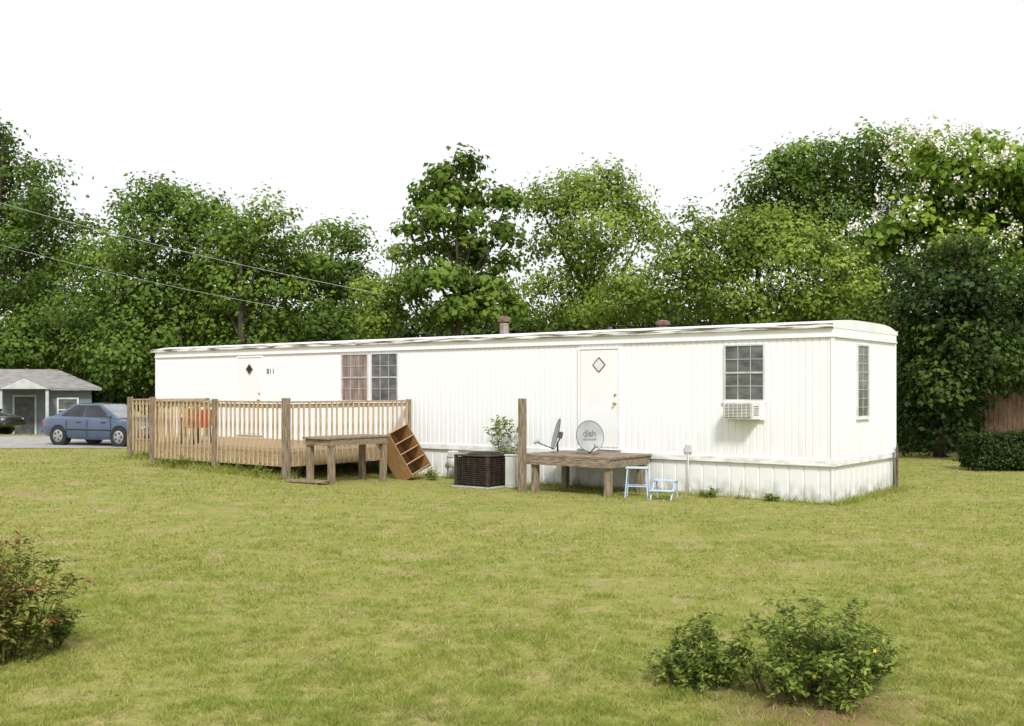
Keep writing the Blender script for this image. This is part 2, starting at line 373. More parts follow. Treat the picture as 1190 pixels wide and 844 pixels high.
fa = MB(); fa.box(-LEN-.02, .02, -.025, .0, 3.09, 3.24); fa.box(-LEN-.02, .02, WID, WID+.025, 3.09, 3.24)
fa.box(0, .024, .003, WID-.003, 3.09, 3.24); fa.box(-LEN-.024, -LEN, .003, WID-.003, 3.09, 3.24)
fa.build('fascia', 'trim', home)
ev = MB(); ev.box(-LEN-.17, .034, -.085, -.061, 3.235, 3.325); ev.box(-LEN-.17, .034, WID+.061, WID+.085, 3.235, 3.325)
ev.build('eave_trim', 'stain', home, bevel=.006)
lt = MB(); lt.box(-LEN-.03, .035, -.045, -.0255, 3.07, 3.10); lt.box(.0245, .044, -.045, WID+.02, 3.07, 3.10)
lt.build('drip_ledge', 'trim', home, bevel=.004)
for nm, (x0, x1, y0, y1) in (('corner_trim', (-.035, .022, -.022, .035)), ('corner_trim', (-.035, .022, WID-.035, WID+.022)), ('corner_trim', (-LEN-.022, -LEN+.035, -.022, .035))):
    MB().box(x0, x1, y0, y1, .80, 3.088).build(nm, 'trim', home, bevel=.006)
def window(tf, a0, a1, z0, z1, cols, rows, pane, sash=True):
    f = MB(tf); t = .03
    B = lambda A0, A1, Z0, Z1, o0, o1: f.add([(A0,Z0,o0),(A1,Z0,o0),(A1,Z1,o0),(A0,Z1,o0),(A0,Z0,o1),(A1,Z0,o1),(A1,Z1,o1),(A0,Z1,o1)],
        [(0,3,2,1),(4,5,6,7),(0,1,5,4),(1,2,6,5),(2,3,7,6),(3,0,4,7)])
    B(a0, a0+t, z0, z1, 0, .035); B(a1-t, a1, z0, z1, 0, .035); B(a0+t, a1-t, z0, z0+t, 0, .033); B(a0+t, a1-t, z1-t, z1, 0, .033)
    fo = f.build('window', 'wframe', home)
    m = MB(tf); f = m
    ai0, ai1, zi0, zi1 = a0+t, a1-t, z0+t, z1-t
    for i in range(1, cols):
        a = ai0+(ai1-ai0)*i/cols; B(a-.006, a+.006, zi0, zi1, .012, .022)
    for j in range(1, rows):
        z = zi0+(zi1-zi0)*j/rows; q = .018 if (sash and j*2 == rows) else .006
        B(ai0, ai1, z-q, z+q, .013, .032 if q > .01 else .024)
    m.build('muntin_grid', 'grid', fo)
    m = MB(tf); f = m; B(ai0-.005, ai1+.005, zi0-.005, zi1+.005, .002, .010); m.build('pane', pane, fo)
    m = MB(tf); f = m; B(a0-.03, a1+.03, z0-.035, z0-.001, 0, .05); m.build('sill', 'trim', fo)
    return fo
window(fr, 1.33, 2.18, 1.88, 2.98, 3, 4, 'glass')
window(fr, 10.99, 11.93, 1.80, 3.02, 3, 4, 'glass')
window(fr, 12.03, 13.01, 1.80, 3.02, 3, 4, 'curtain_glass')['label'] = 'window with a brownish curtain behind the glass'
window(en, 1.21, 1.86, 1.56, 2.98, 2, 8, 'glass', False)
def door(s0, s1, z0, z1, pane):
    d = MB(fr); F = [(0,3,2,1),(4,5,6,7),(0,1,5,4),(1,2,6,5),(2,3,7,6),(3,0,4,7)]
    def B(m, A0, A1, Z0, Z1, o0, o1): m.add([(A0,Z0,o0),(A1,Z0,o0),(A1,Z1,o0),(A0,Z1,o0),(A0,Z0,o1),(A1,Z0,o1),(A1,Z1,o1),(A0,Z1,o1)], F)
    B(d, s0+.06, s1-.06, z0+.03, z1-.06, .0, .028); do = d.build('door', 'door', home, bevel=.006)
    f = MB(fr); B(f, s0, s0+.05, z0, z1, 0, .045); B(f, s1-.05, s1, z0, z1, 0, .045); B(f, s0+.05, s1-.05, z1-.05, z1, 0, .043); B(f, s0-.02, s1+.02, z0-.03, z0, 0, .07)
    f.build('door_frame', 'trim', do)
    c, zc, h = (s0+s1)/2, z1-.38, .145
    pn = MB(fr); pn.add([(c-h, zc, .036), (c, zc-h, .036), (c+h, zc, .036), (c, zc+h, .036), (c-h, zc, .028), (c, zc-h, .028), (c+h, zc, .028), (c, zc+h, .028)],
                        [(0,1,2,3),(4,7,6,5),(0,4,5,1),(1,5,6,2),(2,6,7,3),(3,7,4,0)]); pn.build('diamond_window', pane, do)
    rm = MB(); P = [Vector(fr(c-h-.01, zc, .036)), Vector(fr(c, zc-h-.01, .036)), Vector(fr(c+h+.01, zc, .036)), Vector(fr(c, zc+h+.01, .036))]
    for i in range(4): rm.bar(P[i], P[(i+1) % 4], .016, .016)
    rm.build('diamond_trim', 'darkgrey' if pane == 'paleglass' else 'grey', do)
    kn = MB(); a = s0+.13
    kx, ky, kz = fr(a, z0+.95, .028)
    kn.lathe([(.028, 0), (.028, -.012), (.012, -.014), (.012, -.04), (.03, -.05), (.03, -.068), (.012, -.08)], 14, (kx, ky, kz), 'y'); kn.build('knob', 'brass', do, True)
    dl = MB(); dl.lathe([(.026, 0), (.026, -.02), (.018, -.028)], 14, (kx, ky, kz+.18), 'y'); dl.build('deadbolt', 'brass', do, True)
    return do
door(4.55, 5.62, .86, 3.01, 'paleglass')
door(16.15, 17.25, .86, 3.05, 'black')
for i, ch_ in enumerate('811'): text('number_digit', ch_, .20, 'ink', home, (-15.83+(i-1)*.115, -.006, 2.60), (R(90), 0, 0))
eb = MB(); x, y, z = fr(2.95, .90, 0); eb.box(x-.065, x+.065, y-.07, y, z-.06, z+.10); ebo = eb.build('outlet_box', 'palegrey', home, bevel=.01)
MB().tube([(x, y-.05, z-.06), (x, y-.05, .03)], .013, 8).build('conduit', 'palegrey', ebo, True)
MB().tube([(.05, 3.28, 0), (.05, 3.28, .80)], .022, 8).build('drain_pipe', 'darkgrey', home, True)
MB().box(.034, .074, 3.44, 3.50, 0, .90).build('corner_post', 'rust', home, bevel=.004)
# roof fittings
def HL(s, v, z): return (-s, v, z)
ch = MB(); ch.lathe([(.20, 0), (.20, .03), (.115, .05), (.115, .33)], 20, HL(9.0, 1.7, 3.42)); cho = ch.build('chimney_vent', 'galv', home, False)
MB().lathe([(.08, .33), (.08, .37), (.165, .37), (.165, .44), (.12, .49), (.02, .51)], 20, HL(9.0, 1.7, 3.42)).build('vent_cap', 'rust', cho)
v2 = MB(); v2.lathe([(.12, 0), (.10, .12), (.16, .13), (.16, .20), (.06, .23)], 16, HL(4.52, 1.7, 3.42)); v2.build('roof_vent', 'rust', home)
v3 = MB(); v3.lathe([(.06, 0), (.05, .12), (.03, .13)], 12, HL(5.9, 1.7, 3.42)); v3.build('roof_vent', 'darkgrey', home)

# ------------------------------------------------------------------ window air conditioner
ac = empty('window_air_conditioner', HW(1.72, 0, 1.53), ROT, 'off white window air conditioner sticking out below the right front window', 'air conditioner')
MB().box(-.31, .31, -.36, -.05, 0, .34).build('casing', 'acwhite', ac, bevel=.012)
g = MB(); g.box(-.27, .27, -.372, -.362, .04, .30); go = g.build('rear_grille', 'darkgrey', ac)
g = MB()
for i in range(9): g.box(-.27, .27, -.385, -.373, .05+i*.028, .063+i*.028)
for i in range(7): g.box(-.27+i*.09-.006, -.27+i*.09+.006, -.392, -.386, .04, .30)
g.build('grille_bar', 'acwhite', go)
for sx in (-1, 1):
    g = MB()
    for i in range(5): g.box(sx*.312-.003, sx*.312+.003, -.33, -.12, .08+i*.04, .095+i*.04)
    g.build('side_louvre', 'darkgrey', ac)
MB().box(-.42, .42, -.06, -.048, -.01, .345).build('filler_panel', 'trim', ac)

# ------------------------------------------------------------------ deck
deck = empty('wooden_deck', HW(10.6, -3.86, 0), ROT, 'tan wooden deck with baluster railing along the left half of the home', 'deck')
DL = lambda s, v, z: Vector((-(s-10.6), v+3.86, z))
fl = MB(); y = .0
while y < 3.84:
    v = y-3.86; sE = 15.44 if v < -2.52 else 18.5
    fl.box(-(sE-10.6), 0, y, y+.132, .715, .75); y += .14
fl.build('floor', 'deckfloor', deck)
rim = MB(); rim.box(-4.84, 0, -.04, 0, .43, .712); rim.box(.0, .04, -.04, 3.80, .43, .712); rim.box(-4.88, -4.84, -.04, 1.36, .43, .712)
rim.box(-7.9, -4.88, 1.32, 1.36, .43, .712); rim.box(-7.94, -7.9, 1.32, 3.8, .43, .712); rim.box(-4.8, -.04, 1.8, 1.84, .43, .71)
rim.build('rim_board', 'tanh', deck)
def post(s, v, w, top, mat='greywood'):
    p = DL(s, v, 0); MB().box(p.x-w/2, p.x+w/2, p.y-w/2, p.y+w/2, -.05, top).build('post', mat, deck, bevel=.008)
post(10.56, -3.93, .14, 1.92); post(13.0, -3.95, .11, 1.89); post(15.44, -3.95, .12, 1.92); post(15.50, -2.60, .1, 1.86); post(18.52, -2.60, .12, 1.90)
post(18.5, -.12, .1, 1.86); post(10.54, -.12, .1, 1.87); post(17.0, -2.60, .1, .72); post(12.5, -1.9, .1, .46); post(15.4, -.3, .1, .46)
bme = MB().box(-.018, .018, -.018, .018, 0, 1.36).build('baluster', 'tan', deck, bevel=.004)
first = [True]
def rail(s0, v0, s1, v1):
    p, q = DL(s0, v0, 0), DL(s1, v1, 0); d = (q-p); L = d.length; d.normalize(); nrm = Vector((d.y, -d.x, 0))
    MB().bar(p+Vector((0,0,1.83)), q+Vector((0,0,1.83)), .12, .04).build('top_rail', 'tanh', deck, bevel=.005)
    MB().bar(p+Vector((0,0,1.74))+nrm*.0, q+Vector((0,0,1.74)), .035, .09).build('under_rail', 'tanh', deck, bevel=.005)
    n = int(L/.16)
    for i in range(n):
        c = p+d*(L*(i+.5)/n)+nrm*.045
        if first[0]: o = bme; first[0] = False
        else: o = bme.copy(); COL.objects.link(o); o.parent = deck
        o.location = (c.x+random.uniform(-.006, .006), c.y+random.uniform(-.004, .004), .44+random.uniform(-.004, .012)); o.rotation_euler = (random.uniform(-.006, .006), random.uniform(-.012, .012), math.atan2(d.y, d.x))
rail(15.44, -3.88, 10.6, -3.88); rail(10.57, -3.86, 10.57, -.12); rail(18.5, -2.53, 15.46, -2.53); rail(18.52, -.12, 18.52, -2.5); rail(15.47, -2.55, 15.47, -3.84)

# red chairs on the deck
def patio_chair(s, v, rz, mat, label):
    c = empty('patio_chair', HW(s, v, .751), rz, label, 'chair', 'red chairs on the deck')
    MB().box(-.25, .25, -.25, .22, .40, .44).build('seat', mat, c, bevel=.015)
    b = MB(); b.add([(-.26,.20,.44),(.26,.20,.44),(.26,.34,.86),(-.26,.34,.86),(-.26,.23,.44),(.26,.23,.44),(.26,.37,.86),(-.26,.37,.86)],
                    [(0,1,2,3),(4,7,6,5),(0,4,5,1),(1,5,6,2),(2,6,7,3),(3,7,4,0)]); b.build('backrest', mat, c, bevel=.01)
    for sx in (-1, 1):
        MB().tube([(sx*.27, -.25, 0), (sx*.27, -.24, .64)], .014, 8).build('leg', 'darkgrey', c, True)
        MB().tube([(sx*.27, .22, 0), (sx*.27, .20, .44), (sx*.27, .37, .88)], .014, 8).build('leg', 'darkgrey', c, True)
        MB().box(sx*.27-.03, sx*.27+.03, -.27, .26, .64, .665).build('armrest', mat, c, bevel=.008)
patio_chair(15.15, -2.9, R(-125), 'red', 'red patio chair on the deck, the right one behind the railing')
patio_chair(16.4, -1.95, R(150), 'orange', 'orange red patio chair on the deck, the left one behind the railing')

# ------------------------------------------------------------------ workbench beside deck
wb = empty('wooden_workbench', HW(9.7, -2.95, gz(*HW(9.7, -2.95).xy)), ROT, 'weathered wooden table with thick legs beside the deck corner post', 'table')
m = MB()
for i in range(5): m.box(-.42+i*.17, -.42+i*.17+.162, -.92, .92, .96, 1.0)
m.build('tabletop', 'greyplank', wb, bevel=.006)
m = MB(); m.box(-.38, .38, -.86, -.82, .82, .958); m.box(-.38, .38, .82, .86, .82, .958); m.box(-.40, -.36, -.82, .82, .82, .958); m.box(.36, .40, -.82, .82, .82, .958)
m.build('apron', 'greyplank', wb)
for x in (-.33, .33):
    for y in (-.77, .77): MB().box(x-.06, x+.06, y-.06, y+.06, -.05, .957).build('leg', 'greywood', wb, bevel=.008)
pb = empty('loose_board', HW(9.75, -4.05, gz(*HW(9.75, -4.05).xy)), ROT+R(20), 'short grey board lying on the grass in front of the wooden table', 'board')
MB().box(-.45, .45, -.12, .12, .03, .07).build('board', 'greyplank', pb, bevel=.006); MB().box(-.3, -.22, -.1, .1, 0, .03).build('cleat', 'greywood', pb); MB().box(.22, .3, -.1, .1, 0, .03).build('cleat', 'greywood', pb)

# ------------------------------------------------------------------ tilted bookcase
bp = HW(9.45, -1.05)
bc = empty('bookcase', (bp.x, bp.y, gz(bp.x, bp.y)+.11), 0, 'brown open bookcase tipped sideways on the grass between table and gas meter', 'bookcase')
bc.rotation_euler = (Matrix.Rotation(R(-30), 3, 'Y') @ Matrix.Rotation(R(54), 3, 'Z')).to_euler()
W_, D_, H_ = .74, .50, 1.12
MB().box(-W_/2, -W_/2+.022, -D_/2, D_/2, 0, H_).build('side_panel', 'laminate', bc, bevel=.003)
MB().box(W_/2-.022, W_/2, -D_/2, D_/2, 0, H_).build('side_panel', 'laminate', bc, bevel=.003)
MB().box(-W_/2+.022, W_/2-.022, D_/2-.012, D_/2, 0, H_).build('back_panel', 'laminate', bc)
for z in (.03, .29, .55, .81, 1.097): MB().box(-W_/2+.023, W_/2-.023, -D_/2, D_/2-.013, z, z+.022).build('shelf', 'laminate2', bc, bevel=.003)

# ------------------------------------------------------------------ condenser, gas meter, cabinet
cd = empty('condenser_unit', HW(7.35, -1.1, 0), ROT, 'dark brown louvred condenser unit on the ground beside the weed', 'condenser')
cd.scale = (1.13, 1.13, .90)
MB().box(-.46, .46, -.46, .46, -.02, .03).build('base_pad', 'grey', cd, bevel=.01)
MB().box(-.36, .36, -.36, .36, .03, .72).build('coil', 'condenser_in', cd)
for x in (-.39, .39):
    for y in (-.39, .39): MB().box(x-.03, x+.03, y-.03, y+.03, .03, .74).build('corner_frame', 'condenser', cd, bevel=.006)
m = MB()
for i in range(13):
    z = .09+i*.049
    for sg in (-1, 1):
        m.box(-.36, .36, sg*.39-.012, sg*.39+.012, z, z+.020); m.box(sg*.39-.012, sg*.39+.012, -.36, .36, z, z+.020)
for i in range(1, 5):
    x = -.36+i*.144
    for sg in (-1, 1): m.box(x-.006, x+.006, sg*.405-.003, sg*.405+.003, .06, .73); m.box(sg*.405-.003, sg*.405+.003, x-.006, x+.006, .06, .73)
m.build('louvre_panel', 'condenser', cd)
MB().box(-.425, .425, -.425, .425, .74, .775).build('top_cover', 'condenser', cd, bevel=.008)
m = MB(); m.lathe([(.33, .776), (.33, .80), (.30, .81), (.30, .777)], 24, ring=True)
for i in range(8):
    a = i*math.pi/8; m.bar((-.31*math.cos(a), -.31*math.sin(a), .80), (.31*math.cos(a), .31*math.sin(a), .80), .01, .01)
m.build('fan_guard', 'condenser', cd)
gm = empty('gas_meter', HW(8.9, -.35, 0), ROT, 'small grey gas meter with pipes standing by the skirting left of the condenser', 'gas meter')
m = MB(); m.lathe([(.02, -.10), (.13, -.09), (.15, -.03), (.15, .03), (.13, .09), (.02, .10)], 18, (0, 0, .42), 'y'); m.build('meter_body', 'palegrey', gm, True)
MB().box(-.09, .09, -.11, .09, .52, .68).build('dial_head', 'palegrey', gm, bevel=.02)
m = MB(); m.tube([(-.17, 0, -.05), (-.17, 0, .55), (-.1, 0, .6)], .022, 8); m.tube([(.17, 0, .30), (.17, 0, .62), (.1, 0, .62)], .022, 8); m.tube([(.17, 0, .3), (.17, .34, .3)], .022, 8); m.build('pipe', 'grey', gm, True)
m = MB(); m.lathe([(.02, -.04), (.07, -.03), (.07, .03), (.02, .04)], 14, (-.17, 0, .34), 'y'); m.build('regulator', 'dish', gm, True)
uc = empty('utility_cabinet', HW(6.66, -1.0, 0), ROT, 'narrow pale utility cabinet between the condenser and the landing post', 'cabinet')
MB().box(-.13, .13, -.10, .10, 0, .68).build('cabinet_body', 'white', uc, bevel=.008); MB().box(-.14, .14, -.12, .11, .681, .71).build('lid', 'white', uc, bevel=.006)
MB().box(-.105, .105, -.112, -.101, .06, .64).build('cover', 'white', uc, bevel=.004)

# ------------------------------------------------------------------ landing at second door
ld = empty('door_landing', HW(3.9, -1.6, 0), ROT, 'weathered wooden landing platform under the right door with one tall post', 'landing')
m = MB(); y = 0
while y < 1.54: m.box(-2.08, .11, y, y+.136, .74, .78); y += .143
m.build('floor', 'greyplank', ld, bevel=.004)
m = MB(); m.box(-2.04, .08, .0, .045, .57, .738); m.box(-2.04, .08, 1.45, 1.495, .57, .738); m.box(-2.04, -1.995, .046, 1.449, .57, .738); m.box(.035, .08, .046, 1.449, .57, .738); m.build('rim_beam', 'greyplank', ld)
for x, y, top in ((-.03, .12, .738), (-1.80, .12, .738), (-.03, 1.35, .738), (-1.9, 1.35, .738)): MB().box(x-.065, x+.065, y-.065, y+.065, -.05, top-.002).build('leg', 'greywood', ld, bevel=.008)
MB().box(-2.06, -1.93, -.132, -.002, -.05, 1.92).build('tall_post', 'greywood', ld, bevel=.008)

# ------------------------------------------------------------------ satellite dishes
def dish(s, v, aim, label, logo, h, rad=.31):
    p = HW(s, v, .781); d = empty('satellite_dish', p, 0, label, 'satellite dish', 'satellite dishes on the landing')
    A = Vector(aim).normalized(); q = A.to_track_quat('Z', 'Y')
    c = Vector((0, 0, h))
    MB().lathe([(.10, 0), (.10, .012), (.03, .02)], 14).build('foot_plate', 'galv', d)
    MB().tube([(0, 0, .0), (0, 0, h*.55), c-A*.10], .022, 10).build('mast', 'darkgrey', d, True)
    m = MB(); pr = [(rad*i/10, .42*(rad*i/10)**2) for i in range(11)]; pr += [(rad+.006, .42*rad**2+.003), (rad, .42*rad**2-.010)]+[(rad*i/10, .42*(rad*i/10)**2-.009) for i in range(9, -1, -1)]
    pr[0] = (.001, 0); pr[-1] = (.001, -.009)
    m.lathe(pr, 40); ro = m.build('reflector', 'dish', d, True); ro.rotation_mode = 'QUATERNION'; ro.rotation_quaternion = q; ro.location = c; ro.scale = (.93, 1.05, 1)
    m = MB(); m.lathe([(rad-.004, .42*rad**2+.002), (rad+.007, .42*rad**2+.006), (rad+.007, .42*rad**2-.010), (rad-.004, .42*rad**2-.011)], 40, ring=True); m.build('rim_edge', 'darkgrey', ro, True)
    bm_ = MB(); bm_.box(-.07, .07, -.07, .07, -.10, -.012); bo = bm_.build('bracket', 'darkgrey', d, bevel=.006); bo.rotation_mode = 'QUATERNION'; bo.rotation_quaternion = q; bo.location = c
    ly = q @ Vector((0, 1, 0))
    low = c-ly*(rad*1.03)+A*.04; tip = c+A*.40-ly*.27
    MB().tube([c-A*.07-ly*.05, low-A*.05, tip], .013, 8).build('feed_arm', 'darkgrey', d, True)
    f = MB(); f.lathe([(.02, -.06), (.035, -.05), (.035, .03), (.045, .06), (.04, .07)], 14); fo = f.build('feed_horn', 'grey', d, True)
    fo.rotation_mode = 'QUATERNION'; fo.rotation_quaternion = (c+A*.02-tip).normalized().to_track_quat('Z', 'Y'); fo.location = tip
    if logo:
        for body, sz, oy in (('dish', .19, .06), ('NETWORK', .065, -.06)):
            text('logo', body, sz, 'logo', ro, (0, oy, .013), (0, 0, 0), .001)
dish(4.72, -.95, (.22, -.92, .26), 'grey satellite dish facing the camera in the middle of the landing', True, .36)
dish(5.62, -.80, (-.965, -.10, .26), 'grey satellite dish seen edge on beside the tall landing post', False, .38)

# ------------------------------------------------------------------ pale blue stools
def stool_leg(o, x0, x1, y0, y1, h): MB().bar((x1, y1, 0), (x0, y0, h), .024, .024).build('leg', 'bluepl', o, bevel=.004)
s1 = empty('step_stool', HW(3.44, -1.20, gz(*HW(3.49, -1.22).xy)), ROT+R(25), 'taller pale blue stool beside the landing leg', 'stool', 'pale blue stools by the landing')
MB().box(-.22, .22, -.16, .16, .57, .592).build('seat', 'bluepl', s1, bevel=.006)
for x in (-1, 1):
    for y in (-1, 1): stool_leg(s1, x*.18, x*.22, y*.13, y*.19, .57)
for y in (-1, 1): MB().box(-.20, .20, y*.165-.009, y*.165+.009, .22, .24).build('stretcher', 'bluepl', s1)
s2 = empty('step_stool', HW(2.90, -1.10, gz(*HW(2.85, -1.05).xy)), ROT+R(15), 'low pale blue two step stool in front of the skirting', 'stool', 'pale blue stools by the landing')
MB().box(-.23, .23, -.02, .24, .34, .362).build('seat', 'bluepl', s2, bevel=.006); MB().box(-.23, .23, -.28, -.04, .16, .182).build('lower_step', 'bluepl', s2, bevel=.006)
for x in (-.20, .20):
    MB().bar((x, .24, 0), (x, .18, .34), .024, .024).build('leg', 'bluepl', s2); MB().bar((x, -.30, 0), (x, .04, .34), .024, .024).build('leg', 'bluepl', s2)

# ------------------------------------------------------------------ foliage materials
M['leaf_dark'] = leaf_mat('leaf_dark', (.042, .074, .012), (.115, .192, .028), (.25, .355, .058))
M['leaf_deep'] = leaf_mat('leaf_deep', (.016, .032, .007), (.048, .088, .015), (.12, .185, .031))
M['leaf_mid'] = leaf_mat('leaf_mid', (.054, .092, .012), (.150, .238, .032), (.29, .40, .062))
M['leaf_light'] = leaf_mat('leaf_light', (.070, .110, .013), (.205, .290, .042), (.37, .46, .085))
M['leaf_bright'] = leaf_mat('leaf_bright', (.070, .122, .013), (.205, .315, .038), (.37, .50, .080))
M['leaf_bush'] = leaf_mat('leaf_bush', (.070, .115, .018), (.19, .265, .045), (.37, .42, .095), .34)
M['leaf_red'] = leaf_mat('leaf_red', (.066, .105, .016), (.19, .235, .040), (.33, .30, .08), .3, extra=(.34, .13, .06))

def clumps(lobes, rc, k, per, spread=1.0, ls=.2, low=.45):
    P = []; Nn = []; T = []; CC = []; CD = []
    for c, r in lobes:
        n = max(5, int(k*(r[0]*r[2]+.5*r[0]*r[1])/rc**2/1.5))
        d = unit(RNG.normal(size=(n, 3))); keep = (d[:, 2] > -.35) | (RNG.random(n) < low); d = d[keep]; n = len(d)
        f = RNG.uniform(.30, 1.08, n)**.75*(1+.14*np.sin(5*d[:, 0]+c[0])*np.sin(4*d[:, 2]+c[2]))
        cc = c+d*r*f[:, None]; CC.append(cc); CD.append(d)
        ct_ = RNG.normal(.41, .12, n)+.22*d[:, 2]+RNG.normal(0, .09)  # lobe tops tinted paler, undersides darker: lit crown masses put into leaf colour
        sz = RNG.uniform(.5, 1.4, n)
        cnt = np.maximum(8, (per*sz**2)).astype(int); idx = np.repeat(np.arange(n), cnt); m = len(idx)
        off = RNG.normal(size=(m, 3))*np.array([.50, .50, .30])*rc*spread*sz[idx][:, None]
        up = off[:, 2]/(rc*.5)
        off[:, 2] -= .25*np.hypot(off[:, 0], off[:, 1])
        p = cc[idx]+off
        nn = unit(d[idx]*.6+unit(off)*.6+np.array([0, 0, .5])+RNG.normal(size=(m, 3))*.36)
        P.append(p); Nn.append(nn); T.append(ct_[idx]+.13*np.clip(up, -1, 1)+RNG.normal(0, .07, m))  # same top light painted into each clump, plus random leaf tone
    return np.concatenate(P), np.concatenate(Nn), np.concatenate(T), np.concatenate(CC), np.concatenate(CD)

def tree(name, label, px, Y, lobes, mat, tr=.28, rc=.75, k=5.0, per=46, ls=.22, asp=.55, group='trees behind the mobile home', low=.6, blossom=False, spread=1.0, dens=1.0):
    bx = (px-CX)/FPX*Y; bz = gz(bx, Y); base = np.array([bx, Y, bz])
    root = empty(name, base.tolist(), 0, label, 'tree', group)
    LB = []
    for q in lobes:
        dy = q[4] if len(q) > 4 else RNG.uniform(-1, 1)*q[2]/FPX*Y*.9
        Yd = Y+dy; c = np.array([(q[0]-CX)/FPX*Yd, Yd, EYE+(HZ-q[1])/FPX*Yd])-base
        LB.append((c, np.array([q[2]/FPX*Yd, q[2]/FPX*Yd*.9, q[3]/FPX*Yd])))
    P, Nn, T, CC, CD = clumps(LB, rc, k*1.7*dens, per*1.7, spread, ls, low)
    L = ls*1.02*RNG.uniform(.65, 1.35, len(P))
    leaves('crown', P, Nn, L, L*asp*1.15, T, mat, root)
    if blossom:      # flower panicles stand out from the lit outside of the crown
        bp_ = []
        for ax, (i, j), sgn in ((1, (0, 2), -1), (2, (0, 1), 1), (0, (1, 2), -1)):
            cell = .66; ia = np.floor(P[:, i]/cell).astype(int); ja = np.floor(P[:, j]/cell).astype(int); key = ia*1000+ja
            o = np.lexsort((-sgn*P[:, ax], key)); kk = key[o]; fst = np.ones(len(kk), bool); fst[1:] = kk[1:] != kk[:-1]; idx = o[fst]
            patch = vnoise(P[idx, i], P[idx, j], .55, 9)
            idx = idx[(patch > .46) & (RNG.random(len(idx)) < .55) & (P[idx, 2] > 5.2)]
            for q in P[idx]:
                c = q.copy(); c[ax] += sgn*.10; c[2] += .06; n_ = RNG.integers(14, 34); bp_.append(c+RNG.normal(size=(n_, 3))*np.array([.15, .15, .17]))
        bp_ = np.concatenate(bp_); nn = unit(RNG.normal(size=bp_.shape)+np.array([0, -.4, .5]))
        leaves('blossom', bp_, nn, .12, .10, np.ones(len(bp_))*.5, 'blossom', root, 0)
    top = max(LB, key=lambda a: a[0][2]); zt = top[0][2]
    tb = MB(); pts = []; rad = []
    cxm = np.mean([l[0][0] for l in LB])
    for i in range(8):
        t = i/7; pts.append(((top[0][0]*.6+cxm*.4)*t**1.8+.12*math.sin(5*t+px), top[0][1]*t**2, -.1+(zt+.1)*t)); rad.append(tr*.8*(1.25 if i == 0 else 1)*(1-.88*t))
    tb.tube(pts, rad, 9); tb.build('trunk', 'bark', root, True)
    lm = MB()
    for c, r in LB:
        t = min(.85, max(.15, (c[2]*.62)/max(zt, .1))); i = t*7; j = int(i); f = i-j
        a = Vector(pts[j])*(1-f)+Vector(pts[min(j+1, 7)])*f; e = Vector(c); mid = a.lerp(e, .55)+Vector((0, 0, -.12*(e-a).length+.1))
        r0 = min(tr*.38, .04+.013*(e-a).length)
        lm.tube([a, mid, e], [r0, r0*.6, r0*.3], 6)
        for _ in range(4):
            d = unit(RNG.normal(size=(1, 3)))[0]; d[2] = abs(d[2])*.6; lm.tube([e*.75+mid*.25, e+Vector(d*r*.4), e+Vector(d*r*.85)], [r0*.3, r0*.2, .010], 4)
    lm.build('limb', 'bark', root, True)
    return root

tree('tall_tree', 'tall dark tree at the left edge behind the grey house', -15, 66, [(-25,255,70,65),(35,305,62,50),(62,355,58,48),(-5,370,70,55),(15,200,45,38),(-40,175,55,42),(75,285,32,24),(20,245,45,36),(110,395,45,30),(40,400,60,35),(-10,150,28,18),(60,235,26,17),(90,262,24,14),(120,425,50,30)], 'leaf_dark', .5, 1.2, 4.6, 46, .29)
tree('broad_tree', 'broad dark green tree above the blue car and deck', 175, 58, [(180,275,58,50),(150,330,60,52),(205,335,58,52),(212,243,42,32),(150,240,26,28),(122,300,34,36),(238,300,40,45),(115,365,55,42),(175,222,30,20),(190,385,70,40),(240,245,22,20),(250,370,45,35),(150,420,60,40),(215,420,60,40)], 'leaf_dark', .45, 1.1, 4.8, 46, .26)
tree('round_tree', 'round topped green tree right of the broad dark one', 285, 54, [(285,285,48,42),(312,262,32,27),(258,330,48,46),(315,335,48,48),(270,258,24,18),(290,375,60,38),(335,300,22,28),(300,410,50,30)], 'leaf_mid', .38, 1.0, 4.8, 44, .25)
tree('leafy_tree', 'mid green tree with domed crown left of the open gap', 385, 57, [(385,302,44,38),(362,340,40,42),(412,342,36,42),(385,270,30,19),(350,290,22,28),(420,305,22,28),(385,378,60,30),(410,280,20,16)], 'leaf_dark', .36, 1.0, 4.8, 44, .25)
tree('slender_tree', 'slender pale green sapling with thin crown left of the tall open tree', 447, 46, [(447,352,30,24),(428,330,16,14),(468,322,22,18),(462,297,16,13),(440,372,35,18),(480,350,20,22)], 'leaf_light', .12, .6, 3.2, 34, .2)
tree('open_tree', 'tall open tree with layered branches and sky showing through', 532, 44, [(530,203,34,15),(506,226,30,13),(558,224,36,15),(486,248,24,12),(530,254,40,14),(580,263,24,12),(496,285,30,13),(547,288,40,14),(584,306,24,13),(510,320,36,16),(562,334,40,17),(522,358,55,20),(478,342,24,14),(476,270,18,9),(590,233,16,9),(535,186,22,8),(575,360,40,18)], 'leaf_mid', .24, .60, 4.6, 42, .27, .6, dens=.5)
tree('fluffy_tree', 'pale green feathery tree right of the open tree', 685, 52, [(690,225,42,28),(655,236,34,32),(726,240,36,30),(650,280,36,36),(700,282,52,40),(748,270,26,32),(660,335,44,38),(722,335,48,38),(632,325,20,30),(672,208,28,16),(628,240,18,18),(705,205,25,14),(610,355,24,20)], 'leaf_light', .36, .95, 4.6, 46, .22, dens=.95)
